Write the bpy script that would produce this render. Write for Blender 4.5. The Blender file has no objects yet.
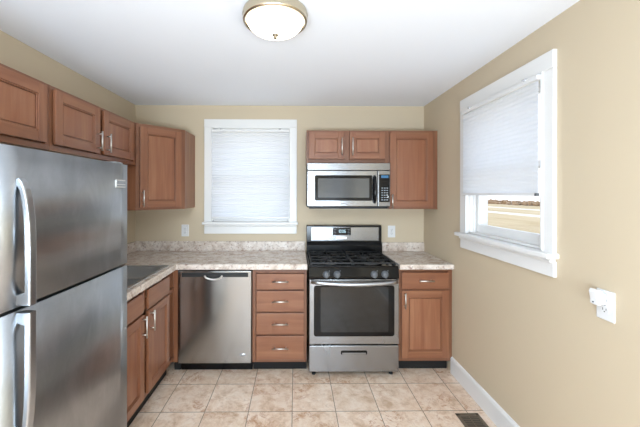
import bpy, bmesh, math, random
from mathutils import Vector, Matrix
random.seed(7)
S = bpy.context.scene
COL = S.collection
PI = math.pi

# ---------------------------------------------------------------- camera
XR, XL, ZC = 1.331, -1.645, 2.423          # right wall, left wall, ceiling
YF = -4.75                                  # wall behind the camera
cd = bpy.data.cameras.new('camera')
cd.sensor_width = 36.0
cd.lens = 317.7/640*36
cd.shift_y = -19.8/640
cd.shift_x = 21.1/640
cd.clip_start = 0.02
cam = bpy.data.objects.new('camera', cd)
COL.objects.link(cam)
cam.matrix_world = Matrix.Translation((0, -3.2835, 1.515)) @ Matrix.Rotation(-0.0106, 4, 'Z') @ Matrix.Rotation(PI/2, 4, 'X') @ Matrix.Rotation(0.0016, 4, 'Z')
S.camera = cam

# ---------------------------------------------------------------- world, sun, lights, exposure
W = bpy.data.worlds.new('world'); S.world = W; W.use_nodes = True
wn = W.node_tree.nodes; wl = W.node_tree.links
wn.clear()
wo = wn.new('ShaderNodeOutputWorld'); bg = wn.new('ShaderNodeBackground')
tc = wn.new('ShaderNodeTexCoord'); sp = wn.new('ShaderNodeSeparateXYZ'); cr = wn.new('ShaderNodeValToRGB')
wl.new(tc.outputs['Generated'], sp.inputs[0]); wl.new(sp.outputs['Z'], cr.inputs[0])
cr.color_ramp.elements[0].position = 0.0; cr.color_ramp.elements[0].color = (0.90, 0.93, 1.0, 1)
cr.color_ramp.elements[1].position = 0.7; cr.color_ramp.elements[1].color = (0.62, 0.78, 1.0, 1)
wl.new(cr.outputs[0], bg.inputs[0]); bg.inputs[1].default_value = 1.05
wl.new(bg.outputs[0], wo.inputs[0])

def lamp(name, kind, loc, rot, energy, color=(1, 1, 1), **kw):
    d = bpy.data.lights.new(name, kind); d.energy = energy; d.color = color
    for k, v in kw.items(): setattr(d, k, v)
    o = bpy.data.objects.new(name, d); COL.objects.link(o); o.location = loc; o.rotation_euler = rot
    return o
sun = lamp('sun', 'SUN', (-6, 0, 6), (0, math.radians(-52), 0), 1.7, (1, .95, .86), angle=.02)
# added soft fill panel under the ceiling of the unseen rear room
lamp('rear_fill_light', 'AREA', (-0.6, -4.0, ZC-0.04), (0, 0, 0), 36, (0.72, 0.86, 1.0), shape='RECTANGLE', size=2.4, size_y=1.3)
# added weak fill panel in front of the made-up left window
lamp('side_fill_light', 'AREA', (XL+0.03, -3.95, 1.45), (PI/2, 0, -PI/2), 2, (0.72, 0.86, 1.0), shape='RECTANGLE', size=1.0, size_y=1.2)
# added fill panel behind the camera, tilted up to brighten the ceiling
lamp('upward_fill_light', 'AREA', (-0.15, YF+0.25, 1.0), (PI/2+math.radians(38), 0, 0), 74, (0.70, 0.85, 1.0), shape='RECTANGLE', size=2.3, size_y=.55)
S.view_settings.view_transform = 'Standard'
S.view_settings.look = 'None'
S.view_settings.gamma = 1
S.view_settings.use_curve_mapping = False
S.view_settings.exposure = 0.84

# ---------------------------------------------------------------- materials
def srgb(h):
    v = [int(h[i:i+2], 16)/255 for i in (0, 2, 4)]
    return tuple((c/12.92 if c <= .04045 else ((c+.055)/1.055)**2.4) for c in v)+(1,)
class NT:
    def __init__(s, name):
        s.m = bpy.data.materials.new(name); s.m.use_nodes = True
        s.n = s.m.node_tree.nodes; s.l = s.m.node_tree.links
        s.p = s.n['Principled BSDF']; s.out = s.n['Material Output']
    def add(s, t, **kw):
        n = s.n.new(t)
        for k, v in kw.items(): setattr(n, k, v)
        return n
    def link(s, a, b): s.l.new(a, b)
    def coords(s, scale=(1, 1, 1), rnd=False, world=False):
        t = s.add('ShaderNodeTexCoord'); mp = s.add('ShaderNodeMapping')
        mp.inputs['Scale'].default_value = scale
        src = t.outputs['Object']
        if world: src = s.add('ShaderNodeNewGeometry').outputs['Position']
        s.link(src, mp.inputs['Vector'])
        if rnd:
            oi = s.add('ShaderNodeObjectInfo'); ml = s.add('ShaderNodeMath', operation='MULTIPLY'); ml.inputs[1].default_value = 17.3
            s.link(oi.outputs['Random'], ml.inputs[0]); cb = s.add('ShaderNodeCombineXYZ')
            for k in range(3): s.link(ml.outputs[0], cb.inputs[k])
            s.link(cb.outputs[0], mp.inputs['Location'])
        return mp.outputs['Vector']
    def noise(s, vec, scale, detail=4, rough=.5, dist=0):
        n = s.add('ShaderNodeTexNoise'); n.inputs['Scale'].default_value = scale
        n.inputs['Detail'].default_value = detail; n.inputs['Roughness'].default_value = rough
        n.inputs['Distortion'].default_value = dist
        s.link(vec, n.inputs['Vector']); return n.outputs['Fac']
    def ramp(s, fac, stops):
        r = s.add('ShaderNodeValToRGB'); e = r.color_ramp.elements
        e[0].position, e[0].color = stops[0][0], stops[0][1]
        e[1].position, e[1].color = stops[-1][0], stops[-1][1]
        for p_, c in stops[1:-1]:
            x = e.new(p_); x.color = c
        s.link(fac, r.inputs[0]); return r.outputs[0]
    def mix(s, fac, a, b, mode='MIX'):
        m = s.add('ShaderNodeMix', data_type='RGBA', blend_type=mode)
        if hasattr(fac, 'links'): s.link(fac, m.inputs[0])
        else: m.inputs[0].default_value = fac
        for v, i in ((a, 6), (b, 7)):
            if hasattr(v, 'links'): s.link(v, m.inputs[i])
            else: m.inputs[i].default_value = v
        return m.outputs[2]
    def math(s, op, a, b=None, clamp=False):
        m = s.add('ShaderNodeMath', operation=op); m.use_clamp = clamp
        for v, i in ((a, 0), (b, 1)):
            if v is None: continue
            if hasattr(v, 'links'): s.link(v, m.inputs[i])
            else: m.inputs[i].default_value = v
        return m.outputs[0]
    def bump(s, h, strength=.2, dist=.001):
        b = s.add('ShaderNodeBump'); b.inputs['Strength'].default_value = strength; b.inputs['Distance'].default_value = dist
        s.link(h, b.inputs['Height']); s.link(b.outputs[0], s.p.inputs['Normal'])
    def col(s, v):
        if hasattr(v, 'links'): s.link(v, s.p.inputs['Base Color'])
        else: s.p.inputs['Base Color'].default_value = v
    def set(s, **kw):
        for k, v in kw.items():
            i = s.p.inputs[k.replace('_', ' ')]
            if hasattr(v, 'links'): s.link(v, i)
            else: i.default_value = v
        return s
G = lambda v: (v, v, v, 1)

def paint(name, h, rough=.6, bump=.08, scale=90):
    t = NT(name); v = t.coords(world=True)
    n = t.noise(v, 1.3, 3); c = srgb(h)
    t.col(t.mix(t.math('MULTIPLY', n, .12), c, tuple(x*.86 for x in c[:3])+(1,)))
    t.set(Roughness=rough); t.bump(t.noise(v, scale, 3), bump, .001); return t.m
def plain(name, h, rough=.5, metal=0., spec=.5, bump=0):
    t = NT(name); c = srgb(h); v = t.coords()
    t.col(t.mix(t.noise(v, 12, 2), c, tuple(x*.93 for x in c[:3])+(1,)))
    t.set(Roughness=rough, Metallic=metal)
    t.p.inputs['Specular IOR Level'].default_value = spec
    if bump: t.bump(t.noise(v, 200, 2), bump, .0005)
    return t.m
def wood(name, axis, tone=1.0):
    t = NT(name)
    sc = {'z': (24, 24, 1.6), 'x': (1.6, 24, 24), 'y': (24, 1.6, 24)}[axis]
    v = t.coords(sc, rnd=True); v2 = t.coords((2.2, 2.2, 1.3), rnd=True)
    tt = lambda h: tuple(x*tone for x in srgb(h)[:3])+(1,)
    g = t.noise(v, 1.1, 4, .5, .5)
    c = t.ramp(g, [(.25, tt('7c4b33')), (.5, tt('8b5b40')), (.75, tt('9a6b4e'))])
    blotch = t.noise(v2, 1.6, 3, .5)
    c = t.mix(t.math('MULTIPLY', blotch, .40), c, tt('6f4029'))
    t.col(c); t.set(Roughness=.36); t.p.inputs['Specular IOR Level'].default_value = .45
    t.p.inputs['Coat Weight'].default_value = .25; t.p.inputs['Coat Roughness'].default_value = .25
    t.bump(g, .04, .0008); return t.m
def steel(name, h='b9bbbd', rough=.3, axis='z', aniso=.75, smudge=.1, blotch=0.0, cloud=0.0):
    t = NT(name); sc = {'z': (2, 2, 260), 'x': (260, 260, 2)}[axis]
    v = t.coords(sc, rnd=True); g = t.noise(v, 1.2, 3, .6)
    vb = t.coords((1, 1, .45), rnd=True); b = t.noise(vb, 3.5, 5, .6, .3)
    c = srgb(h); dk = tuple(x*.82 for x in c[:3])+(1,)
    cc = t.mix(t.math('MULTIPLY', g, .5), c, dk)
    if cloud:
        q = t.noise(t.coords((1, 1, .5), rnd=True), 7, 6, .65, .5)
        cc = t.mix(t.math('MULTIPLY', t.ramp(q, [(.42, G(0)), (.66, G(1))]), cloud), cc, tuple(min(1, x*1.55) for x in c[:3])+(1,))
    t.col(cc)
    rr = t.math('ADD', t.math('MULTIPLY', b, smudge*2), rough-smudge)
    t.set(Metallic=1.0, Roughness=rr, Anisotropic=aniso)
    tg = t.add('ShaderNodeTangent', direction_type='RADIAL', axis='Z'); t.link(tg.outputs[0], t.p.inputs['Tangent'])
    t.p.inputs['Anisotropic Rotation'].default_value = .25
    if blotch:
        t.bump(t.noise(vb, 4, 3, .5, .4), blotch, .02)
    return t.m
M = {}
M['wall'] = paint('beige_wall_paint', 'cabaa0')
M['ceiling'] = paint('white_ceiling_paint', 'f4f7fc', .8, .15, 60)
M['trim'] = paint('white_trim_paint', 'e6e5e3', .35, .02)
M['wood_v'] = wood('stained_maple_vertical', 'z'); M['wood_h'] = wood('stained_maple_horizontal', 'x')
M['wood_fv'] = wood('stained_maple_frame_vertical', 'z', .80); M['wood_fh'] = wood('stained_maple_frame_horizontal', 'x', .80); M['wood_p'] = wood('stained_maple_panel_lit', 'z', 1.10)  # panel copy toned lighter: light on the panels put into its colour
M['steel'] = steel('brushed_stainless_steel', '98999b', .25)
M['steel_dw'] = steel('dishwasher_stainless_steel', 'aaa9a7', .19, smudge=.05)
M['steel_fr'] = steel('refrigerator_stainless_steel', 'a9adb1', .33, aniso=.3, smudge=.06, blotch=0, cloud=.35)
M['handle_fr'] = steel('refrigerator_handle_metal', 'b9bdc2', .30, aniso=0, smudge=.04)
M['nickel'] = steel('brushed_nickel', 'e4e1dc', .34, aniso=0, smudge=.03)
M['nickel_lamp'] = steel('warm_brushed_nickel', 'cbbfa8', .22, aniso=0, smudge=.03)
M['finial'] = plain('aged_nickel', '7d7260', .4, .6)
M['black'] = plain('black_enamel', '070709', .14, spec=.28)
M['blackm'] = plain('black_matte_plastic', '0e0f10', .5)
M['toe'] = plain('black_vinyl_toe_kick', '08090a', .75)
M['iron'] = plain('cast_iron', '101113', .45, bump=.3)
M['alu'] = plain('burner_aluminium', '6c6e70', .4, .8)
M['dark_glass'] = plain('dark_oven_glass', '141719', .08, spec=.6)
M['mw_glass'] = plain('microwave_screen_glass', '4c4e50', .12, spec=.7)
M['grey_body'] = plain('grey_fridge_cabinet_paint', '8b8e92', .5)
M['knob'] = plain('grey_knob_plastic', '64676b', .35)
M['white_pl'] = plain('white_plastic', 'e4e4e4', .3)
M['socket'] = plain('outlet_slot_dark', '55534f', .5)
M['silver_mark'] = plain('silver_badge', 'e3e6ea', .25, .6)
M['dark_mark'] = plain('dark_badge_ink', '5a6068', .4)
M['vent'] = plain('bronze_register_metal', '6f6355', .4, .3)
M['vent_dark'] = plain('register_slot_dark', '35302b', .6)
M['btn'] = plain('button_print_grey', '8d959c', .4)
def emis(name, h, st, base='000000', rough=.3):
    t = NT(name); t.col(srgb(base)); t.set(Roughness=rough)
    t.p.inputs['Emission Color'].default_value = srgb(h); t.p.inputs['Emission Strength'].default_value = st; return t.m
M['display'] = emis('lit_clock_digits', 'bfe4f2', .9)
M['mwdisp'] = emis('lit_microwave_display', '3f7fb0', .5, '101820')
M['bulb_glass'] = emis('frosted_lamp_glass', 'fff3de', 3, 'f5f0e4', .4)

# counter
def counter_mat():
    t = NT('marbled_laminate'); v = t.coords(world=True)
    a = t.noise(v, 12, 7, .68, .4)
    c = t.ramp(a, [(.30, srgb('a79689')), (.43, srgb('c9baad')), (.57, srgb('dbd0c6')), (.72, srgb('e8e1da'))])
    b = t.noise(v, 38, 5, .65, .3)
    c = t.mix(t.ramp(b, [(.54, G(0)), (.68, G(.75))]), c, srgb('8f6c5e'))
    d = t.noise(v, 70, 3, .6)
    c = t.mix(t.ramp(d, [(.60, G(0)), (.68, G(.6))]), c, srgb('5c5350'))
    t.col(c); t.set(Roughness=.25); return t.m
M['counter'] = counter_mat()
# floor tile
def tile_mat():
    t = NT('travertine_look_tile'); v = t.coords(world=True)
    sp_ = t.add('ShaderNodeSeparateXYZ'); t.link(v, sp_.inputs[0])
    fx = t.math('DIVIDE', t.math('ADD', sp_.outputs[0], 10*.3035+.021), .3035)
    fy = t.math('DIVIDE', t.math('ADD', sp_.outputs[1], 20*.322+.752), .322)
    def edge(f, w):
        fr = t.math('FRACT', f); d = t.math('ABSOLUTE', t.math('SUBTRACT', fr, .5))
        return t.math('GREATER_THAN', d, .5-w)
    gr = t.math('MAXIMUM', edge(fx, .0085), edge(fy, .0085))
    cb = t.add('ShaderNodeCombineXYZ'); t.link(t.math('FLOOR', fx), cb.inputs[0]); t.link(t.math('FLOOR', fy), cb.inputs[1])
    wn_ = t.add('ShaderNodeTexWhiteNoise'); t.link(cb.outputs[0], wn_.inputs['Vector'])
    # every tile has its own veining
    ad = t.add('ShaderNodeVectorMath', operation='MULTIPLY_ADD'); t.link(wn_.outputs['Color'], ad.inputs[0])
    ad.inputs[1].default_value = (9, 9, 9); t.link(v, ad.inputs[2]); tv = ad.outputs[0]
    a = t.noise(tv, 11, 8, .7, .4)
    c = t.ramp(a, [(.32, srgb('c4a488')), (.46, srgb('e2c9b2')), (.60, srgb('eedccb'))])
    o = t.noise(tv, 13, 8, .76, .8)
    pm = t.ramp(t.noise(tv, 2.6, 2, .5), [(.46, G(.12)), (.62, G(1))])
    c = t.mix(t.math('MULTIPLY', t.ramp(o, [(.52, G(0)), (.58, G(.85)), (.61, G(.2)), (.68, G(.6))]), pm), c, srgb('a9682f'))
    f = t.noise(tv, 45, 4, .6, 1)
    c = t.mix(t.ramp(f, [(.56, G(0)), (.68, G(.35))]), c, srgb('a58a72'))
    c = t.mix(t.math('MULTIPLY', wn_.outputs['Value'], .16), c, srgb('b7997c'))
    c = t.mix(gr, c, srgb('8a7a6b'))
    t.col(c); t.set(Roughness=t.math('ADD', t.math('MULTIPLY', gr, .4), .38))
    h = t.math('SUBTRACT', t.math('MULTIPLY', a, .2), gr); t.bump(h, .35, .002); return t.m
M['tile'] = tile_mat()
# glazing: clear sheet with a faint mirror image
def glass_mat():
    t = NT('window_glass'); t.n.remove(t.p)
    tr = t.add('ShaderNodeBsdfTransparent'); gl = t.add('ShaderNodeBsdfGlossy'); gl.inputs['Roughness'].default_value = .02
    mx = t.add('ShaderNodeMixShader'); mx.inputs[0].default_value = .05
    t.link(tr.outputs[0], mx.inputs[1]); t.link(gl.outputs[0], mx.inputs[2]); t.link(mx.outputs[0], t.out.inputs[0]); return t.m
M['glass'] = glass_mat()
def shade_mat():
    t = NT('white_pleated_shade_fabric'); t.n.remove(t.p)
    df = t.add('ShaderNodeBsdfDiffuse'); df.inputs[0].default_value = (.86, .87, .89, 1)
    tl = t.add('ShaderNodeBsdfTranslucent'); tl.inputs[0].default_value = (.86, .90, .97, 1)
    mx = t.add('ShaderNodeMixShader'); mx.inputs[0].default_value = .46
    t.link(df.outputs[0], mx.inputs[1]); t.link(tl.outputs[0], mx.inputs[2]); t.link(mx.outputs[0], t.out.inputs[0]); return t.m
M['shade'] = shade_mat()
def field_mat():
    t = NT('dry_field_grass'); v = t.coords(world=True)
    sp_ = t.add('ShaderNodeSeparateXYZ'); t.link(v, sp_.inputs[0])
    n = t.noise(t.coords((.25, .06, 1), world=True), 1.0, 6, .6)
    c = t.ramp(n, [(.3, srgb('ad9670')), (.5, srgb('bda988')), (.7, srgb('c9b899'))])
    n2 = t.noise(t.coords((1, 1, 1), world=True), 3, 5, .7)
    c = t.mix(t.math('MULTIPLY', n2, .35), c, srgb('9a835c'))
    t.col(c); t.set(Roughness=.9); return t.m
M['field'] = field_mat()
M['road'] = plain('pale_gravel_road', 'd8d3c8', .9)
M['bush'] = plain('bare_brush_brown', '8a7156', .9)

# ---------------------------------------------------------------- mesh helper
class MB:
    def __init__(s): s.bm = bmesh.new()
    def _mark(s, verts, mi, smooth):
        fs = set(f for v in verts for f in v.link_faces)
        for f in fs: f.material_index = mi; f.smooth = smooth
    def box(s, x0, y0, z0, x1, y1, z1, bev=.0, mi=0, seg=2):
        x0, x1 = sorted((x0, x1)); y0, y1 = sorted((y0, y1)); z0, z1 = sorted((z0, z1))
        r = bmesh.ops.create_cube(s.bm, size=1)['verts']
        for v in r:
            v.co = Vector(((x0+x1)/2+v.co.x*(x1-x0), (y0+y1)/2+v.co.y*(y1-y0), (z0+z1)/2+v.co.z*(z1-z0)))
        s._mark(r, mi, False)
        if bev:
            es = list(set(e for v in r for e in v.link_edges))
            q = bmesh.ops.bevel(s.bm, geom=es, offset=min(bev, .45*min(x1-x0, y1-y0, z1-z0)), segments=seg, profile=.5, affect='EDGES', clamp_overlap=True)
            for f in q['faces']: f.material_index = mi
        return s
    def prism(s, pts, axis, a, b, mi=0, bev=0, smooth=False):
        """pts: 2D outline in the two other axes (in xyz order), extruded along axis from a to b"""
        def P(p, t):
            if axis == 'x': return Vector((t, p[0], p[1]))
            if axis == 'y': return Vector((p[0], t, p[1]))
            return Vector((p[0], p[1], t))
        va = [s.bm.verts.new(P(p, a)) for p in pts]; vb = [s.bm.verts.new(P(p, b)) for p in pts]
        n = len(pts); fs = [s.bm.faces.new(va), s.bm.faces.new(vb)]
        for i in range(n):
            f = s.bm.faces.new([va[i], va[(i+1) % n], vb[(i+1) % n], vb[i]]); f.smooth = smooth; fs.append(f)
        for f in fs: f.material_index = mi
        bmesh.ops.recalc_face_normals(s.bm, faces=fs)
        if bev:
            es = list(set(e for f in fs[:2] for e in f.edges))
            q = bmesh.ops.bevel(s.bm, geom=es, offset=bev, segments=2, profile=.5, affect='EDGES', clamp_overlap=True)
            for f in q['faces']: f.material_index = mi
        return s
    def tube(s, pts, r, seg=10, mi=0, sx=1, flat=None):
        """round tube along pts; r may be list; flat=(ry scale) along second normal"""
        pts = [Vector(p) for p in pts]; n = len(pts); rs = r if isinstance(r, (list, tuple)) else [r]*n
        up = Vector((0, 0, 1)); rings = []
        d0 = (pts[-1]-pts[0]).normalized()
        if abs(d0.dot(up)) > .9: up = Vector((0, 1, 0))
        for i, p in enumerate(pts):
            d = (pts[min(i+1, n-1)]-pts[max(i-1, 0)]).normalized()
            u = d.cross(up).normalized(); w = u.cross(d).normalized()
            rings.append([s.bm.verts.new(p+(u*math.cos(2*PI*k/seg)*sx+w*math.sin(2*PI*k/seg)*(flat or 1))*rs[i]) for k in range(seg)])
        for i in range(n-1):
            for k in range(seg):
                f = s.bm.faces.new([rings[i][k], rings[i][(k+1) % seg], rings[i+1][(k+1) % seg], rings[i+1][k]]); f.smooth = True; f.material_index = mi
        for rg in (rings[0][::-1], rings[-1]):
            f = s.bm.faces.new(rg); f.material_index = mi
        return s
    def lathe(s, prof, c=(0, 0, 0), axis='z', seg=32, mi=0, close=False):
        """prof list of (r, h)"""
        c = Vector(c); rings = []
        def P(r, h, a):
            x, y = r*math.cos(a), r*math.sin(a)
            if axis == 'z': return c+Vector((x, y, h))
            if axis == 'y': return c+Vector((x, h, y))
            return c+Vector((h, x, y))
        fs = []
        for r, h in prof:
            if r < 1e-6: rings.append([s.bm.verts.new(P(0, h, 0))])
            else: rings.append([s.bm.verts.new(P(r, h, 2*PI*k/seg)) for k in range(seg)])
        for a, b in zip(rings, rings[1:]):
            for k in range(seg):
                k2 = (k+1) % seg
                vs = [a[k % len(a)], a[k2 % len(a)], b[k2 % len(b)], b[k % len(b)]]
                u = []
                for v in vs:
                    if v not in u: u.append(v)
                if len(u) >= 3:
                    f = s.bm.faces.new(u); f.smooth = True; f.material_index = mi; fs.append(f)
        for rg in (rings[0], rings[-1]):
            if len(rg) > 2: f = s.bm.faces.new(rg); f.material_index = mi; fs.append(f)
        bmesh.ops.recalc_face_normals(s.bm, faces=fs)
        return s
    def build(s, name, mats, parent=None, loc=None, rotz=0, label=None):
        me = bpy.data.meshes.new(name); s.bm.normal_update(); s.bm.to_mesh(me); s.bm.free()
        for m in (mats if isinstance(mats, (list, tuple)) else [mats]): me.materials.append(M[m] if isinstance(m, str) else m)
        o = bpy.data.objects.new(name, me); COL.objects.link(o)
        if parent: o.parent = parent
        if loc: o.location = loc
        o.rotation_euler = (0, 0, rotz)
        if label: o['label'] = label
        return o
def thing(name, label, cat, loc=(0, 0, 0), rotz=0, group=None):
    o = bpy.data.objects.new(name, None); COL.objects.link(o); o.empty_display_size = .1
    o.location = loc; o.rotation_euler = (0, 0, rotz); o['label'] = label; o['category'] = cat
    if group: o['group'] = group
    return o
def tag(o, label, cat, group=None):
    o['label'] = label; o['category'] = cat
    if group: o['group'] = group
    return o
def struct(o): o['kind'] = 'structure'; return o
def sempty(name, loc, rotz=0):
    o = bpy.data.objects.new(name, None); COL.objects.link(o); o.location = loc; o.rotation_euler = (0, 0, rotz)
    return struct(o)
def rrect(x0, z0, x1, z1, r, n=5):
    pts = []
    for cx, cz, a0 in ((x1-r, z1-r, 0), (x0+r, z1-r, 90), (x0+r, z0+r, 180), (x1-r, z0+r, 270)):
        for k in range(n+1):
            a = math.radians(a0+90*k/n); pts.append((cx+r*math.cos(a), cz+r*math.sin(a)))
    return pts

# ---------------------------------------------------------------- the room
T = .14
def wall(name, u0, u1, z0, z1, hole, mk):
    """wall in its own u/z plane with rectangular holes, mk(b,u0,z0,u1,z1) adds a block"""
    b = MB()
    if not hole: mk(b, u0, z0, u1, z1)
    else:
        a0, a1, h0, h1 = hole
        mk(b, u0, z0, a0, z1); mk(b, a1, z0, u1, z1)
        if h0 > z0: mk(b, a0, z0, a1, h0)
        mk(b, a0, h1, a1, z1)
    return struct(b.build(name, 'wall'))
BW = (-.858, -.065, 1.228, 2.195)     # back window opening x0,x1,z0,z1
RW = (-1.612, -.850, 1.215, 2.16)    # right window opening y0,y1,z0,z1
FD = (.74, 1.08, 1.48, 2.02)
wall('wall_back', XL-T, XR+T, 0, ZC, BW, lambda b, u0, z0, u1, z1: b.box(u0, 0, z0, u1, T, z1))
wall('wall_right', YF, 0, 0, ZC, RW, lambda b, u0, z0, u1, z1: b.box(XR, u0, z0, XR+T, u1, z1))
LW = (-4.55, -3.60, .85, 2.05)
wall('wall_left', YF, 0, 0, ZC, LW, lambda b, u0, z0, u1, z1: b.box(XL-T, u0, z0, XL, u1, z1))
wall('wall_front', XL-T, XR+T, 0, ZC, FD, lambda b, u0, z0, u1, z1: b.box(u0, YF-T, z0, u1, YF, z1))
struct(MB().box(XL-T, YF-T, -.15, XR+T, T, 0).build('floor', 'tile'))
struct(MB().box(XL-T, YF-T, ZC, XR+T, T, ZC+.15).build('ceiling', 'ceiling'))
# baseboards
def baseboard(name, pts, axis, a, b): struct(MB().prism(pts, axis, a, b, bev=0).build(name, 'trim'))
prof = [(0, 0), (.016, 0), (.016, .118), (.010, .134), (0, .138)]
baseboard('baseboard_right', [(XR-p, z) for p, z in prof], 'y', YF, -.604)
baseboard('baseboard_left', [(XL+p, z) for p, z in prof], 'y', YF, -3.435)
d1 = sempty('added_door_1', (XL, -2.95, 0))  # unseen dark door, added to give the steel fronts a dark band
b = MB(); b.box(0, -.40, .01, .028, .40, 2.03, .003)
for y0 in (-.31, .04):
    for z0, z1 in ((.18, .92), (1.05, 1.88)): b.box(.026, y0, z0, .034, y0+.27, z1, .006)
b.build('door_leaf', 'wood_v', d1)
b = MB(); b.box(0, -.48, 0, .02, -.402, 2.11, .003); b.box(0, .402, 0, .02, .48, 2.11, .003); b.box(0, -.402, 2.032, .02, .402, 2.11, .003); b.build('casing', 'trim', d1)
MB().lathe([(0, 0), (.012, 0), (.012, .03), (.028, .045), (.026, .065), (0, .072)], (.028, -.34, 1.0), 'x', 20).build('door_knob', 'nickel', d1)
# windows (double hung, white wood). local: x across, +y outwards through the wall, z up; wall face y=0
def window(name, loc, rotz, w, z0, z1, cl, cr, ct, stool_over=.012, stoolz=None):
    e = sempty(name, loc, rotz)
    h = w/2
    # casing
    c = MB(); th = .021
    c.box(-h-cl, -th, z0-.005, -h, 0, z1, .003); c.box(h, -th, z0-.005, h+cr, 0, z1, .003)
    c.box(-h-cl-.001, -th-.002, z1, h+cr, 0, z1+ct, .003)
    c.box(-h-.004, -th-.006, z0, -h+.010, 0, z1, .002); c.box(h-.010, -th-.006, z0, h+.004, 0, z1, .002); c.box(-h, -th-.006, z1-.010, h, 0, z1+.004, .002)
    c.build('casing', 'trim', e)
    s = MB(); s.box(-h-cl-stool_over, -.062, z0-.030, h+cr+stool_over, .05, z0-.002, .006, seg=3)
    s.box(-h-cl+.004, -.034, z0-.052, h+cr-.004, 0, z0-.030, .008)
    s.build('stool', 'trim', e)
    MB().box(-h-cl, -.019, z0-.125, h+cr, 0, z0-.045, .003).build('apron', 'trim', e)
    j = MB()                                           # jamb liner and stops
    j.box(-h, 0, z0, -h+.018, T, z1); j.box(h-.018, 0, z0, h, T, z1); j.box(-h, 0, z1-.018, h, T, z1); j.box(-h, .0, z0-.03, h, T+.02, z0+.012)
    j.box(-h+.018, .028, z0, -h+.03, .042, z1, .002); j.box(h-.03, .028, z0, h-.018, .042, z1, .002)
    j.box(-h+.018, .076, z0, -h+.026, .086, z1); j.box(h-.026, .076, z0, h-.018, .086, z1)
    j.build('jamb', 'trim', e)
    zm = (z0+z1)/2
    for nm, ya, a, bz in (('lower_sash', .044, z0+.010, zm+.02), ('upper_sash', .088, zm-.02, z1-.012)):
        q = MB(); st = .044; x0, x1 = -h+.019, h-.019; bt = .062 if nm == 'lower_sash' else .036
        q.box(x0, ya, a, x0+st, ya+.032, bz, .003); q.box(x1-st, ya, a, x1, ya+.032, bz, .003)
        q.box(x0+st, ya+.0005, a, x1-st, ya+.0315, a+bt, .002); q.box(x0+st, ya+.0005, bz-.036, x1-st, ya+.0315, bz, .002)
        sh = q.build(nm, 'trim', e)
        MB().box(x0+st-.004, ya+.013, a+bt-.004, x1-st+.004, ya+.018, bz-.032).build('glass_pane', 'glass', sh)
    # latch on the meeting rail
    MB().box(-.03, .034, zm+.012, .03, .052, zm+.028, .004).build('sash_lock', 'white_pl', e)
    return e
window('window_1', ((BW[0]+BW[1])/2, 0, 0), 0, BW[1]-BW[0], BW[2], BW[3], .078, .078, .082)
# on the right wall local x runs to -Y
window('window_2', (XR, (RW[0]+RW[1])/2, 0), -PI/2, RW[1]-RW[0], RW[2], RW[3], .085, .070, .095)

window('added_window_4', ((FD[0]+FD[1])/2, YF, 0), PI, FD[1]-FD[0], FD[2], FD[3], .06, .06, .06)  # unseen small window, added for its bright reflection in the microwave glass
window('added_window_3', (XL, (LW[0]+LW[1])/2, 0), PI/2, LW[1]-LW[0], LW[2], LW[3], .08, .08, .08)  # unseen left window, made up for light and steel reflections

# pleated shades. local frame like the window
def shade(name, label, loc, rotz, w, ztop, zbot, ymid):
    e = thing(name, label, 'blind', loc, rotz, None); h = w/2
    MB().box(-h, ymid-.014, ztop-.026, h, ymid+.014, ztop, .004).build('headrail', 'white_pl', e)
    b = MB(); n = int((ztop-.03-zbot-.02)/.024); z = ztop-.030; dz = (ztop-.03-zbot-.016)/(2*n)
    for sgn in (-1,):
        prev = None
        for i in range(2*n+1):
            zz = ztop-.030-i*dz; y = ymid+(-.0040 if i % 2 else -.0005)
            cur = [b.bm.verts.new((-h+.003, y, zz)), b.bm.verts.new((h-.003, y, zz))]
            if prev: b.bm.faces.new([prev[0], prev[1], cur[1], cur[0]])
            prev = cur
        if sgn < 0: pass
    b.build('pleated_fabric', 'shade', e)
    MB().box(-h, ymid-.012, zbot, h, ymid+.013, zbot+.017, .004).build('bottom_rail', 'white_pl', e)
    for sx in (-1, 1): MB().box(sx*(h-.10)-.012, ymid-.016, ztop-.004, sx*(h-.10)+.012, ymid+.014, ztop+.008, .002).build('bracket', 'silver_mark', e)
    return e
shade('pleated_blind', 'white pleated blind pulled fully down over the window on the back wall', ((BW[0]+BW[1])/2+.003, 0, 0), 0, .795, 2.168, 1.262, -.040)
sr = shade('pleated_blind', 'white pleated blind half raised over the window on the right wall', (XR, -1.232, 0), -PI/2, .765, 2.150, 1.505, -.040)
k = MB(); k.box(.366, -.056, 1.504, .384, -.040, 1.520, .003)
k.build('rail_end_clip', 'alu', sr)

# ---------------------------------------------------------------- outside
g = MB(); g.prism([(-60, -1.45), (48, -1.45), (61, -1.35), (70, -2.6), (160, -9), (160, -12), (-60, -12)], 'y', -120, 160)
o = struct(g.build('ground', 'field'))
r_ = MB(); r_.box(31, -120, -1.45, 34, 160, -1.435); r_.box(43.5, -120, -1.45, 46, 160, -1.435)
struct(r_.build('road_strips', 'road'))  # two pale road strips crossing the field
bb = MB(); rnd = random.Random(3)
for i in range(520):
    y = rnd.uniform(-30, 150); x = 60+rnd.uniform(-2.5, 2.5); hgt = rnd.uniform(.5, 1.35)
    w_ = rnd.uniform(.5, 1.3)
    r = bmesh.ops.create_icosphere(bb.bm, subdivisions=1, radius=1)['verts']
    for v in r: v.co = Vector((x+v.co.x*w_*rnd.uniform(.7, 1.2), y+v.co.y*w_*rnd.uniform(.7, 1.2), -1.45+(v.co.z+.8)*.55*hgt*rnd.uniform(.8, 1.2)))
o = tag(bb.build('hedgerow', 'bush'), 'brown line of bare brush on the far side of the dry field outside the right window', 'hedgerow'); o['kind'] = 'stuff'

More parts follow.
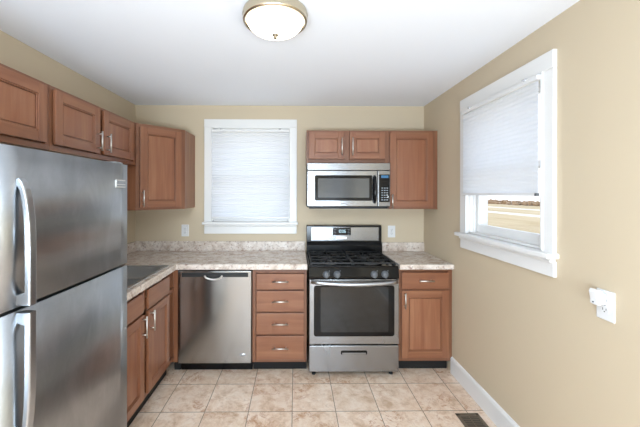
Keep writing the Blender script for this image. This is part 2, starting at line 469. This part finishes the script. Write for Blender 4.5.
# ---------------------------------------------------------------- cabinets
TH = .020
def shaker(x0, z0, x1, z1, yf, rail=.056, parent=None, name='door'):
    """yf: y of the face frame; the door stands proud towards -y"""
    b = MB(); ya, yb = yf-TH, yf-.0025
    b.box(x0, ya, z0, x0+rail, yb, z1, .002, 0); b.box(x1-rail, ya, z0, x1, yb, z1, .002, 0)
    b.box(x0+rail, ya, z0, x1-rail, yb, z0+rail, .002, 1); b.box(x0+rail, ya, z1-rail, x1-rail, yb, z1, .002, 1)
    # inner bead and recessed panel
    i0, i1, k0, k1 = x0+rail, x1-rail, z0+rail, z1-rail
    q = .007
    for (a, c) in (((i0, k0), (i0+q, k1)), ((i1-q, k0), (i1, k1))): b.box(a[0], ya+.005, a[1], c[0], yb, c[1], .002, 0)
    for (a, c) in (((i0, k0), (i1, k0+q)), ((i0, k1-q), (i1, k1))): b.box(a[0], ya+.005, a[1], c[0], yb, c[1], .002, 1)
    b.box(i0, ya+.0165, k0, i1, yb, k1, 0, 0)
    q += .005
    b.box(i0+q, ya+.009, k0+q, i1-q, yb, k1-q, 0, 2)
    return b.build(name, ['wood_v', 'wood_h', 'wood_p'], parent)
def slab(x0, z0, x1, z1, yf, parent, name='drawer'):
    b = MB().box(x0, yf-TH, z0, x1, yf-.0025, z1, .004, 0, 3); return b.build(name, ['wood_h'], parent)
def pull(cx, cz, L, vert, yf, parent, mat='nickel'):
    """bar pull on a face at y=yf"""
    b = MB(); so = .030; r = .0055; s = L/2
    if vert:
        b.tube([(cx, yf-so, cz-s), (cx, yf-so, cz+s)], r, 10)
        for t in (-1, 1): b.tube([(cx, yf, cz+t*s*.72), (cx, yf-so, cz+t*s*.72)], .0045, 8)
    else:
        b.tube([(cx-s, yf-so, cz), (cx+s, yf-so, cz)], r, 10)
        for t in (-1, 1): b.tube([(cx+t*s*.72, yf, cz), (cx+t*s*.72, yf-so, cz)], .0045, 8)
    return b.build('handle', mat, parent)
def body(e, w, d, z0, z1, fr_l=.04, fr_r=.04, fr_t=.035, fr_b=.035, mid=(), rails=(), name='body', hollow=False):
    b = MB(); y = -d
    if hollow:
        b.box(0, y+.019, z0, .016, -.002, z1); b.box(w-.016, y+.019, z0, w, -.002, z1); b.box(.016, y+.019, z0, w-.016, -.002, z0+.016); b.box(.016, -.012, z0+.016, w-.016, -.002, z1)
    else: b.box(0, y+.019, z0, w, -.002, z1, 0, 0)
    b.build(name, ['wood_v'], e)
    f = MB()
    f.box(0, y, z0, fr_l, y+.019, z1, .001, 0); f.box(w-fr_r, y, z0, w, y+.019, z1, .001, 0)
    f.box(fr_l, y, z0, w-fr_r, y+.019, z0+fr_b, .001, 1); f.box(fr_l, y, z1-fr_t, w-fr_r, y+.019, z1, .001, 1)
    for a, c in mid: f.box(a, y, z0+fr_b, c, y+.019, z1-fr_t, .001, 0)
    for a, c in rails: f.box(fr_l, y, a, w-fr_r, y+.019, c, .001, 1)
    f.build('face_frame', ['wood_fv', 'wood_fh'], e)
def toekick(e, w, d):
    MB().box(0, -d+.065, 0, w, -.01, .10).build('toe_kick', 'toe', e)

# base cabinet right of the range
X0 = .875
e = thing('base_cabinet', 'brown wooden base cabinet with one drawer and one door beside the right wall', 'cabinet', (X0, 0, 0))
wR = XR-.002-X0
body(e, wR, .60, .100, .880, .024, .040, .02, .02, rails=((.695, .712),)); toekick(e, wR-.012, .60)
d = slab(.895-X0, .716, 1.296-X0, .852, -.60, e); pull(1.097-X0, .787, .125, False, -.62, d)
d = shaker(.895-X0, .130, 1.296-X0, .700, -.60, .058, e); pull(.919-X0, .620, .130, True, -.62, d)
# four drawers
X0 = -.362
e = thing('drawer_cabinet', 'brown wooden base cabinet with four drawers between dishwasher and range', 'cabinet', (X0, 0, 0))
wD = .096-X0
body(e, wD, .60, .095, .880, .028, .025, .02, .02, rails=((.700, .713), (.512, .524), (.322, .334))); toekick(e, wD, .60)
for a, c in ((.713, .842), (.526, .699), (.337, .512), (.124, .322)):
    d = slab(-.328-X0, a, .074-X0, c, -.60, e); pull(-.126-X0, (a+c)/2+.004, .135, False, -.62, d)
# dishwasher
DX0, DX1 = -.984, -.364
e = thing('dishwasher', 'stainless steel dishwasher with black toe panel between sink cabinet and drawers', 'dishwasher', (DX0, 0, 0))
w = DX1-DX0
MB().box(.004, -.58, .09, w-.004, -.02, .865).build('tub_housing', 'blackm', e)
b = MB(); b.box(.005, -.625, .098, w-.004, -.58, .869, .004)
door = b.build('door', 'steel_dw', e)
b = MB(); b.box(.036, -.6265, .818, w-.030, -.622, .856, .003); b.build('control_strip', 'blackm', door)
# pocket handle: curved lip below the strip
b = MB()
n = 12; pts = []
for i in range(n+1):
    a = -1+2*i/n; pts.append((w*.485+a*.078, .832-.032*(1-a*a)**.5-.002))
outer = [(w*.485-.082, .834)]+pts+[(w*.485+.082, .834)]
b.prism(outer, 'y', -.6285, -.622); b.build('handle_pocket', 'blackm', door)
b = MB(); pp = []
for i in range(n+1):
    a = -1+2*i/n; pp.append((w*.485+a*.074, -.632, .832-.032*(1-a*a)**.5))
b.tube(pp, .008, 8); b.build('handle', 'nickel', door)
b = MB(); b.lathe([(0, 0), (.001, 0), (1, 0), (1, -.0015), (0, -.0015)], (0, 0, 0), 'y', 24)
for v in b.bm.verts: v.co.x = v.co.x*.026+w-.075; v.co.z = v.co.z*.0105+.170; v.co.y += -.6255
bd = b.build('badge', 'silver_mark', door)
b = MB(); b.tube([(w-.088, -.6278, .171), (w-.075, -.6278, .1745), (w-.066, -.6278, .168)], .002, 6); b.build('badge_swoosh', 'dark_mark', door)
MB().box(.004, -.540, 0, w-.004, -.46, .097).build('toe_panel', 'black', e)

# left run: sink base. face plane x=-1.055, y -1.485..-.60 ; local x = world y, local -y = world +x
SF = -1.020; dep = SF-XL
Y0 = -1.515; wS = -.606-Y0
e = thing('sink_cabinet', 'brown wooden sink base cabinet with two doors and two false drawer fronts beside the refrigerator', 'cabinet', (XL, Y0, 0), PI/2)
L = lambda y: y-Y0
body(e, wS, dep, .125, .880, .04, .01, .02, .025, mid=((L(-1.168), L(-1.108)),), rails=((.69, .73),), hollow=True)
MB().box(0, -dep+.06, 0, wS, -.01, .125).build('toe_kick', 'toe', e)
for (a, c, hy) in ((-1.490, -1.170, -1.196), (-1.106, -.745, -1.080)):
    slab(L(a), .727, L(c), .858, -dep, e, 'false_front')
    d = shaker(L(a), .150, L(c), .712, -dep, .056, e); pull(L(hy), .640, .140, True, -dep-TH, d)
# corner filler stile beside the dishwasher
b = MB(); b.box(SF-.02, -.604, .098, -.986, -.02, .878, .001); b.box(SF-.02, -.540, 0, -.986, -.02, .098, 0, 1)
tag(b.build('corner_filler', ['wood_v', 'toe']), 'narrow brown wooden corner filler between sink cabinet and dishwasher', 'filler')

# ---------------------------------------------------------------- worktops
ZT = .928; ZB = .881
def edge_poly(b, poly, z0, z1, bev=.010):
    b.prism(poly, 'z', z0, z1, bev=0)
cf = -.642; lf = -.985
e = thing('countertop', 'L-shaped marbled laminate countertop running over sink cabinet, dishwasher and drawers', 'countertop', (0, 0, 0))
SX0, SX1, SY0, SY1 = -1.555, -1.034, -1.470, -.700      # sink cut-out
b = MB()
bev = .007
xs = [XL+.001, SX0, SX1, lf, .099]; ys = [-1.515, SY0, SY1, cf, -.001]; vv = {}
def gv(i, j):
    if (i, j) not in vv: vv[i, j] = b.bm.verts.new((xs[i], ys[j], ZT))
    return vv[i, j]
fs = []
for i in range(4):
    for j in range(4):
        if (i, j) == (1, 1) or (i == 3 and j < 3): continue
        fs.append(b.bm.faces.new([gv(i, j), gv(i+1, j), gv(i+1, j+1), gv(i, j+1)]))
ex = bmesh.ops.extrude_face_region(b.bm, geom=fs, use_keep_orig=True)
for v in ex['geom']:
    if isinstance(v, bmesh.types.BMVert): v.co.z = ZB
bmesh.ops.recalc_face_normals(b.bm, faces=b.bm.faces[:])
be = []
for e_ in b.bm.edges:
    p1, p2 = e_.verts[0].co, e_.verts[1].co
    if abs(p1.z-p2.z) < 1e-5 and ((abs(p1.x-lf) < 1e-4 and abs(p2.x-lf) < 1e-4 and max(p1.y, p2.y) < cf+1e-4) or (abs(p1.y-cf) < 1e-4 and abs(p2.y-cf) < 1e-4 and min(p1.x, p2.x) > lf-1e-4)): be.append(e_)
bmesh.ops.bevel(b.bm, geom=be, offset=.007, segments=3, profile=.5, affect='EDGES')
b.build('worktop', 'counter', e)
b = MB(); b.box(XL+.018, -.020, ZT-.001, .099, -.001, ZT+.098, .004); b.box(XL+.001, -1.515, ZT-.001, XL+.020, -.001, ZT+.098, .004)
b.build('backsplash', 'counter', e)
e = thing('countertop', 'short marbled laminate countertop to the right of the range', 'countertop', (0, 0, 0))
ZT2 = .924; ZB2 = .881
MB().box(.8705, cf, ZB2, XR-.001, -.001, ZT2, bev, seg=3).build('worktop', 'counter', e)
b = MB(); b.box(.8705, -.020, ZT2-.001, XR-.001, -.001, ZT2+.090, .004)
b.build('backsplash', 'counter', e)

# sink: two bowls let into the worktop
M['steel_sink'] = steel('satin_sink_steel', 'd6d9db', .38, aniso=0, smudge=.05)
e = thing('kitchen_sink', 'stainless steel double bowl sink set in the counter behind the refrigerator', 'sink', (0, 0, 0))
b = MB(); zr = ZT+.004; th = .0015
X0s, X1s, Y0s, Y1s = SX0-.012, SX1+.008, SY0-.012, SY1+.012
ym = (SY0+SY1)/2
b.box(X0s, Y0s, ZT-.001, SX0+.055, Y1s, zr, .002); b.box(SX1-.016, Y0s, ZT-.001, X1s, Y1s, zr, .002)
b.box(SX0, Y0s, ZT-.001, SX1, SY0+.016, zr, .002); b.box(SX0, SY1-.016, ZT-.001, SX1, Y1s, zr, .002); b.box(SX0, ym-.018, ZT-.001, SX1, ym+.018, zr, .002)
b.build('rim', 'steel_sink', e)
for ya, yb in ((SY0+.014, ym-.016), (ym+.016, SY1-.014)):
    b = MB(); xa, xb = SX0+.053, SX1-.014; zt = ZT-.0012
    rings = []
    for ins, z in ((0, zt), (.004, zt-.03), (.012, zt-.15), (.05, zt-.172)):
        r = .05-ins*.4
        rings.append([b.bm.verts.new((x, y, z)) for x, y in rrect(xa+ins, ya+ins, xb-ins, yb-ins, r, 4)])
    for p_, q_ in zip(rings, rings[1:]):
        for k in range(len(p_)):
            f = b.bm.faces.new([p_[k], p_[(k+1) % len(p_)], q_[(k+1) % len(p_)], q_[k]]); f.smooth = True
    b.bm.faces.new(rings[-1])
    bowl = b.build('bowl', 'steel_sink', e)
    MB().lathe([(0, 0), (.036, 0), (.040, .003), (.044, 0), (.044, -.004), (0, -.004)], ((xa+xb)/2, (ya+yb)/2, zt-.1695), 'z', 24).build('drain', 'nickel', bowl)

# ---------------------------------------------------------------- wall cabinets
ZU0, ZU1 = 1.372, 2.106
# right-hand tall wall cabinet
X0 = .873
e = thing('wall_cabinet', 'tall brown wooden wall cabinet with one door in the right corner beside the microwave', 'cabinet', (X0, 0, ZU0))
w = XR-.002-X0; h = ZU1-ZU0
body(e, w, .32, 0, h, .03, .048, .03, .02)
d = shaker(.006, .018, 1.281-X0, h-.022, -.32, .056, e); pull(.022, .075, .13, True, -.34, d)
# above the microwave
X0 = .103
e = thing('wall_cabinet', 'short brown wooden wall cabinet with two doors directly above the microwave', 'cabinet', (X0, 0, 1.800))
w = .872-X0; h = ZU1-1.800
body(e, w, .32, 0, h, .02, .04, .02, .03, mid=((.35, .40),))
d = shaker(.123-X0, .038, .450-X0, h-.020, -.32, .055, e); pull(.428-X0, .152, .165, True, -.34, d)
d = shaker(.504-X0, .038, .832-X0, h-.020, -.32, .055, e); pull(.527-X0, .152, .165, True, -.34, d)
# diagonal corner cabinet, pentagon plan
e = thing('corner_wall_cabinet', 'tall brown wooden diagonal corner wall cabinet left of the back window', 'cabinet', (XL, 0, ZU0))
h = ZU1-ZU0
A = .305; B_ = .610
pl = [(.002, -.002), (B_, -.002), (B_, -A), (A, -B_), (.002, -B_)]
b = MB(); b.prism(pl, 'z', 0, h); b.build('body', 'wood_v', e)
# angled front: local frame with x along the face
p0 = Vector((A, -B_, 0)); p1 = Vector((B_, -A, 0)); Lf = (p1-p0).length; ang = math.atan2(p1.y-p0.y, p1.x-p0.x)
b = MB(); b.box(0, -.004, 0, .042, 0, h); b.box(Lf-.055, -.004, 0, Lf, 0, h); b.box(.042, -.004, 0, Lf-.055, 0, .03, 0, 1); b.box(.042, -.004, h-.03, Lf-.055, 0, h, 0, 1)
fr = b.build('face_frame', ['wood_fv', 'wood_fh'], e, loc=p0, rotz=ang)
d = shaker(.030, .022, Lf-.042, h-.028, -.004, .056, e); d.location = p0; d.rotation_euler = (0, 0, ang)
pull(.050, .10, .14, True, -.024, d)
# over the refrigerator: world y runs along local x
e = thing('wall_cabinet', 'short brown wooden wall cabinet with two handled doors above the far half of the refrigerator', 'cabinet', (XL, -1.540, 1.750), PI/2)
w = 1.540-.612; h = ZU1-1.750; Lc = lambda y: y+1.540
body(e, w, .305, 0, h, .03, .03, .015, .03, mid=((.41, .46),))
d = shaker(Lc(-1.520), .034, Lc(-1.122), h-.020, -.305, .056, e); pull(Lc(-1.148), .115, .13, True, -.325, d)
d = shaker(Lc(-1.076), .034, Lc(-.670), h-.020, -.305, .056, e); pull(Lc(-1.048), .115, .13, True, -.325, d)
Y1c = -2.41
e = thing('wall_cabinet', 'short brown wooden wall cabinet cut off by the left edge of the photo', 'cabinet', (XL, Y1c, 1.750), PI/2)
w = -1.5415-Y1c; Lc = lambda y: y-Y1c
body(e, w, .305, 0, h, .03, .03, .015, .03, mid=((.41, .45),))
d = shaker(.025, .032, Lc(-2.005), h-.018, -.305, .056, e); pull(Lc(-2.035), .115, .13, True, -.325, d)
d = shaker(Lc(-1.965), .034, Lc(-1.580), h-.020, -.305, .056, e); pull(Lc(-1.938), .115, .13, True, -.325, d)

# ---------------------------------------------------------------- refrigerator
FX = -.921; FY0, FY1 = -2.285, -1.520; FZ = 1.671; FS = 1.130
e = thing('refrigerator', 'large stainless steel top-freezer refrigerator standing at the left edge', 'refrigerator', (FX, FY1, 0))
wf = FY1-FY0
b = MB(); b.box(-.655, -wf+.006, .03, -.068, -.006, FZ-.018, .004); b.build('cabinet', 'grey_body', e)
MB().box(-.63, -wf+.03, 0, -.10, -.03, .035).build('base', 'blackm', e)
MB().box(-.075, -wf+.02, .035, -.045, -.02, .10).build('kick_grille', 'blackm', e)
MB().box(-.068, -wf+.012, .10, -.058, -.012, FZ-.02).build('gasket', 'blackm', e)
def fdoor(name, z0, z1):
    b = MB(); n = 10; prof = []
    # gently bowed front, rounded vertical edges
    for i in range(n+1):
        t = -1+2*i/n; prof.append((-.007*(t*t), -wf/2+t*(wf/2-.0015)))
    prof = [(x, y) for x, y in prof]
    r = [(-.058, -.0015), (-.058, -wf+.0015)]
    pts = [(x, y) for x, y in prof][::1]+r
    b.prism(pts, 'z', z0, z1, smooth=False)
    for f in b.bm.faces:
        if abs(f.normal.z) < .1 and f.normal.x > .8: f.smooth = True
    return b.build(name, 'steel_fr', e)
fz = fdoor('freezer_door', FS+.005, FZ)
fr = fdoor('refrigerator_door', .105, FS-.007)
def fhandle(zs, ze, d, parent):
    """zs end at the split, ze the swept far end"""
    yh = -(wf-.080); s = 1 if ze > zs else -1; Lh = abs(ze-zs)
    pts = []
    out = .040
    pts.append((-.010, zs)); pts.append((out, zs)); 
    c = [(out, zs+s*Lh*.25), (out, zs+s*Lh*.45)]
    for k in range(1, 9):
        a = k/8*PI/2; c.append((-.012+(out+.012)*math.cos(a)**.8 if k < 8 else -.012, zs+s*(Lh*.45+Lh*.55*math.sin(a))))
    outer = pts+c
    th = .021
    inner = [(-.012, zs+s*(Lh-.030))]
    for k in range(7, 0, -1):
        a = k/8*PI/2; inner.append((-.012+(out+.012-th)*math.cos(a)**.8, zs+s*(Lh*.45+(Lh*.55-.030)*math.sin(a))))
    inner += [(out-th, zs+s*Lh*.42), (out-th, zs+s*.045), (-.010, zs+s*.035)]
    poly = [(x, z) for x, z in outer+inner]
    b = MB(); b.prism(poly, 'y', yh-.015, yh+.015, bev=.005); return b.build('handle', 'handle_fr', parent)
fhandle(FS+.010, FS+.440, 1, fz)
fhandle(FS-.012, FS-.500, 1, fr)
# badge strip near the hinge edge
b = MB(); b.box(-.008, -.120, 1.545, -.001, -.030, 1.588, .001); bd = b.build('badge', 'nickel', fz)
b = MB(); b.box(-.004, -.112, 1.553, .0004, -.034, 1.558); b.box(-.004, -.112, 1.565, .0004, -.034, 1.581); b.build('badge_plate', 'grey_body', bd)
MB().box(-.12, -.09, FZ-.018, -.02, -.02, FZ+.012, .006).build('hinge_cover', 'grey_body', e)
b = MB(); b.lathe([(0, 0), (.006, 0), (.007, -.004), (0, -.004)], (-.006, -.022, .78), 'x', 12); b.build('door_stop_plug', 'white_pl', fr)

# ---------------------------------------------------------------- microwave
MX0, MX1 = .105, .862; MZ0 = 1.390; MZ1 = 1.795
e = thing('microwave', 'stainless steel over-the-range microwave with black control panel hanging above the range', 'microwave', (MX0, 0, MZ0))
w = MX1-MX0; h = MZ1-MZ0
b = MB(); b.box(.003, -.375, .0, w-.003, -.003, h, .002); b.build('body', 'blackm', e)
MB().box(.0, -.403, h-.066, w, -.36, h, .004).build('vent_strip', 'steel', e)
b = MB(); b.box(.0, -.405, .010, .640, -.372, h-.070, .005, seg=3); dr = b.build('door', 'steel', e)
b = MB(); b.prism(rrect(.070, .062, .592, h-.112, .012), 'y', -.4075, -.403, bev=.0012); wf_ = b.build('window_frame', 'black', dr)
b = MB(); b.prism(rrect(.098, .090, .564, h-.140, .008), 'y', -.4085, -.405); b.build('window_glass', 'mw_glass', wf_)
b = MB(); zz = [(.045, .0), (.060, .020), (.11, .030), (.165, .033), (.22, .030), (.27, .020), (.285, .0)]
b.tube([(.612, -.404-o_, z) for z, o_ in zz], [.011, .012, .012, .012, .012, .012, .011], 10, sx=1.2); b.build('handle', 'black', dr)
b = MB(); b.box(.643, -.405, .010, w, -.372, h-.070, .005, seg=3); cp = b.build('control_panel', 'steel', e)
b = MB(); b.prism(rrect(.654, .050, .750, h-.104, .006), 'y', -.4075, -.403); kp = b.build('keypad', 'black', cp)
MB().box(.672, -.4084, h-.136, .738, -.407, h-.112).build('display', 'mwdisp', kp)
b = MB()
for r in range(6):
    for c in range(3): b.box(.674+c*.023, -.4081, .066+r*.0215, .689+c*.023, -.407, .074+r*.0215)
b.build('button_print', 'btn', kp)
b = MB(); b.box(.730, -.4086, .092, .741, -.407, .104); b.box(.722, -.4086, .112, .730, -.407, .120); b.build('start_button', 'silver_mark', kp)
MB().box(.30, -.4056, .030, .37, -.404, .036).build('wordmark', 'dark_mark', dr)
b = MB(); b.box(.02, -.385, -.012, w-.02, -.02, .002, .002); b.build('underside', 'blackm', e)
MB().box(.16, -.33, -.016, .30, -.23, -.010).build('task_light_lens', 'white_pl', e)

# ---------------------------------------------------------------- range
RX0, RX1 = .111, .851
e = thing('gas_range', 'stainless steel and black gas range with four burners standing between the base cabinets', 'range', (RX0, 0, 0))
w = RX1-RX0
b = MB(); b.box(.002, -.632, .035, w-.002, -.028, .898); b.build('body', 'black', e)
# cooktop: shallow tray with raised rim
b = MB(); b.box(.0, -.672, .893, w, -.03, .905, .004); b.box(0, -.672, .900, w, -.650, .920, .006); b.box(0, -.672, .900, .016, -.09, .918, .005); b.box(w-.016, -.672, .900, w, -.09, .918, .005)
ct = b.build('cooktop', 'black', e)
# backguard
b = MB(); b.prism([(-.025, .895), (-.115, .895), (-.112, 1.00), (-.092, 1.035), (-.088, 1.188), (-.080, 1.196), (-.025, 1.196)], 'x', .0, w+.018, bev=.004)
bg_ = b.build('backguard', 'black', e)
b = MB(); b.box(.046, -.0935, 1.042, .728, -.086, 1.180, .004); pn = b.build('backguard_panel', 'steel', bg_)
b = MB(); b.box(.264, -.0965, 1.100, .446, -.092, 1.174, .002); ds = b.build('clock_display', 'black', pn)
# lit digits 8:06 style segments (read as a clock in the photo)
b = MB()
SEG = {'1': 'bc', '0': 'abcdef', '6': 'acdefg', '5': 'acdfg', '8': 'abcdefg'}
def digit(ch, x, z, s):
    P = {'a': (x, z+2*s, x+s, z+2*s), 'b': (x+s, z+s, x+s, z+2*s), 'c': (x+s, z, x+s, z+s), 'd': (x, z, x+s, z), 'e': (x, z, x, z+s), 'f': (x, z+s, x, z+2*s), 'g': (x, z+s, x+s, z+s)}
    for k in SEG[ch]:
        a = P[k]; b.box(a[0]-.0014, -.0976, a[1]-.0014, a[2]+.0014, -.0960, a[3]+.0014)
for ch, x in (('1', .315), ('0', .334), ('0', .358), ('6', .380)): digit(ch, x, 1.126, .0125)
b.box(.3525, -.0976, 1.132, .3545, -.0960, 1.134); b.box(.3525, -.0976, 1.144, .3545, -.0960, 1.146)
b.build('clock_digits', 'display', ds)
for i in range(4):
    MB().box(.276, -.0974, 1.108+i*.015, .292+(i % 2)*.006, -.0960, 1.111+i*.015).build('button_print', 'btn', ds)
    MB().box(.412, -.0974, 1.108+i*.015, .430+(i % 2)*.005, -.0960, 1.111+i*.015).build('button_print', 'btn', ds)
MB().box(.300, -.0945, 1.062, .405, -.0930, 1.084).build('wordmark', 'silver_mark', pn)
# control panel with knobs (slightly sloping)
b = MB(); b.prism([(-.630, .905), (-.672, .905), (-.690, .838), (-.690, .822), (-.630, .822)], 'x', 0, w, bev=.003); cp = b.build('control_panel', 'black', e)
for kx in (.141, .230, .535, .622):
    b = MB(); b.lathe([(0, 0), (.029, 0), (.029, -.006), (.024, -.010), (.022, -.030), (.018, -.034), (0, -.034)], (kx, -.684, .855), 'y', 24)
    b.box(kx-.0055, -.727, .832, kx+.0055, -.712, .878, .003)
    b.build('knob', 'knob', cp)
for kx in (.141, .230, .535, .622): MB().box(kx-.004+.027, -.6835, .880, kx+.003+.027, -.677, .884).build('knob_print', 'btn', cp)
# oven door
b = MB(); b.box(.002, -.692, .283, w-.002, -.636, .815, .006, seg=3); od = b.build('oven_door', 'steel', e)
b = MB(); b.prism(rrect(.040, .350, w-.040, .765, .020), 'y', -.6945, -.690, bev=.001); gl = b.build('window_surround', 'black', od)
b = MB(); b.prism(rrect(.095, .385, w-.090, .755, .014), 'y', -.6955, -.693); b.build('window_glass', 'dark_glass', gl)
b = MB(); pts = []; n = 14
for i in range(n+1):
    t = -1+2*i/n; pts.append((w/2+t*(w/2-.022), -.700-.050*(1-t*t)**.5*.9-.006, .800-.012*(1-t*t)))
b.tube(pts, .014, 12, flat=1.15)
b.box(.012, -.712, .782, .040, -.688, .812, .004); b.box(w-.040, -.712, .782, w-.012, -.688, .812, .004)
b.build('handle', 'handle_fr', od)
# drawer
b = MB(); b.box(.002, -.688, .056, w-.002, -.636, .272, .006, seg=3); sd = b.build('storage_drawer', 'steel', e)
b = MB(); b.prism(rrect(w*.5-.108, .198, w*.5+.108, .232, .012), 'y', -.6895, -.686); hr = b.build('handle_recess', 'black', sd)
b = MB(); b.prism(rrect(w*.5-.098, .200, w*.5+.098, .216, .007), 'y', -.6915, -.688); b.build('pull_lip', 'steel', hr)
for fx in (.045, w-.045): MB().lathe([(0, 0), (.017, 0), (.017, .012), (.008, .014), (.008, .04), (0, .04)], (fx, -.610, 0), 'z', 16).build('foot', 'blackm', e)
for fx in (.045, w-.045): MB().lathe([(0, 0), (.017, 0), (.017, .012), (.008, .014), (.008, .04), (0, .04)], (fx, -.100, 0), 'z', 16).build('foot', 'blackm', e)
MB().box(.01, -.625, .036, w-.01, -.60, .056).build('lower_rail', 'blackm', e)
# burners
for bx, by, br in ((.19, -.235, .034), (.19, -.50, .045), (w-.19, -.235, .030), (w-.19, -.50, .050)):
    b = MB(); b.lathe([(0, .0), (br+.022, 0), (br+.020, .006), (br, .010), (br, .018), (0, .018)], (bx, by, .904), 'z', 28); bn = b.build('burner', 'alu', ct)
    MB().lathe([(0, 0), (br+.003, 0), (br+.003, .005), (br-.003, .009), (0, .010)], (bx, by, .9222), 'z', 28).build('burner_cap', 'iron', bn)
# two cast iron grates
for gx0, gx1 in ((.022, w/2-.004), (w/2+.004, w-.022)):
    b = MB(); y0, y1 = -.636, -.120; z = .936; r = .0052; xm = (gx0+gx1)/2
    def bar(x0, y0_, x1, y1_, zz=z, r_=r):
        hx, hy = (r_, 0) if abs(x1-x0) < abs(y1_-y0_) else (0, r_)
        b.box(min(x0, x1)-hx, min(y0_, y1_)-hy, zz-.007, max(x0, x1)+hx, max(y0_, y1_)+hy, zz+.006, .0025)
    bar(gx0, y0, gx1, y0); bar(gx0, y1, gx1, y1); bar(gx0, y0, gx0, y1); bar(gx1, y0, gx1, y1); bar(gx0, -.368, gx1, -.368)
    for cy in (-.235, -.50):
        q = .033
        bar(gx0, cy, xm-q, cy); bar(xm+q, cy, gx1, cy)
        bar(xm, cy+q, xm, y1 if cy > -.3 else -.368); bar(xm, cy-q, xm, -.368 if cy > -.3 else y0)
        for sx in (-1, 1):
            for sy in (-1, 1):
                b.tube([(xm+sx*.10, cy+sy*.085, z), (xm+sx*.04, cy+sy*.035, z)], r, 6)
    for x in (gx0, gx1):
        for y in (y0, -.368, y1): b.box(x-.008, y-.008, .9045, x+.008, y+.008, z-.002, .002)
    b.build('grate', 'iron', ct)

# ---------------------------------------------------------------- outlets
def outlet(label, loc, rotz, w=.076, h=.122):
    e = thing('electrical_outlet', label, 'outlet', loc, rotz)
    b = MB(); b.box(-w/2, -.006, -h/2, w/2, 0, h/2, .003); pl_ = b.build('cover_plate', 'white_pl', e)
    for s in (-1, 1):
        b = MB(); b.prism(rrect(-.017, s*.0195-.0145, .017, s*.0195+.0145, .011), 'y', -.0085, -.005); rc = b.build('receptacle', 'white_pl', pl_)
        b = MB(); b.box(-.0085, -.0092, s*.0195-.002, -.0060, -.008, s*.0195+.008); b.box(.0060, -.0092, s*.0195-.002, .0085, -.008, s*.0195+.007); b.box(-.0025, -.0092, s*.0195-.010, .0025, -.008, s*.0195-.0055)
        b.build('slots', 'socket', rc)
    MB().lathe([(0, 0), (.003, 0), (.003, -.0015), (0, -.0015)], (0, -.006, 0), 'y', 10).build('screw', 'silver_mark', pl_)
    return e
outlet('white wall outlet on the back wall left of the window above the counter', (-1.135, 0, 1.135), 0)
outlet('white wall outlet on the back wall just right of the range', (.995, 0, 1.125), 0)
outlet('white wall outlet low on the right wall holding a plug-in device', (XR, -1.938, 1.040), -PI/2, .080, .128)
# plug-in air freshener
e = thing('plug_in_device', 'small white plug-in device in the top socket of the right wall outlet', 'plug-in device', (XR-.0095, -1.930, 1.066), -PI/2)
b = MB(); b.box(-.019, -.020, -.022, .019, 0, .026, .006, seg=3); b.build('plug_base', 'white_pl', e)
b = MB(); b.prism([(-.014, .036), (-.038, .042), (-.044, .028), (-.038, .002), (-.038, -.022), (-.028, -.028), (-.014, -.018)], 'x', -.020, .020, bev=.005)
b.build('housing', 'white_pl', e)
MB().lathe([(0, 0), (.003, 0), (.003, -.003), (0, -.003)], (-.002, -.0375, -.014), 'y', 10).build('vent_dot', 'dark_mark', e)

# ---------------------------------------------------------------- ceiling light
e = thing('ceiling_light', 'round flush ceiling light with frosted glass bowl and brushed nickel ring', 'ceiling light', (-.103, -1.690, ZC))
MB().lathe([(0, -.001), (.150, -.001), (.160, -.006), (.163, -.020), (.158, -.030), (.161, -.040), (.158, -.052), (.148, -.054), (.146, -.048), (0, -.048)], (0, 0, 0), 'z', 56).build('ring', 'nickel_lamp', e)
pf = [(.138, -.050)]
for k in range(1, 13):
    a = k/12*PI/2; pf.append((.138*math.cos(a) if k < 12 else 0, -.050-.062*math.sin(a)))
gb = MB().lathe(pf, (0, 0, 0), 'z', 56).build('glass_bowl', 'bulb_glass', e)
MB().lathe([(0, -.108), (.016, -.109), (.017, -.115), (.009, -.119), (.008, -.124), (.010, -.129), (.005, -.134), (0, -.135)], (0, 0, 0), 'z', 20).build('finial', 'finial', e)

# ---------------------------------------------------------------- floor register
e = thing('floor_register', 'small bronze metal floor vent in the tiles near the right wall', 'vent', (1.180, -1.257, 0))
hw, hl = .078, .150
b = MB(); b.box(-hw, -hl, 0, -hw+.022, hl, .006, .002); b.box(hw-.022, -hl, 0, hw, hl, .006, .002); b.box(-hw, -hl, 0, hw, -hl+.022, .006, .002); b.box(-hw, hl-.022, 0, hw, hl, .006, .002)
b.build('frame', 'vent', e)
MB().box(-hw+.02, -hl+.02, 0, hw-.02, hl-.02, .0018).build('backing', 'vent_dark', e)
b = MB(); n = 16
for i in range(n): y = -hl+.028+i*(2*hl-.056)/(n-1); b.box(-hw+.022, y-.003, .0016, hw-.022, y+.003, .0048)
b.box(-.003, -hl+.02, .0016, .003, hl-.02, .0052)
b.build('slats', 'vent', e)
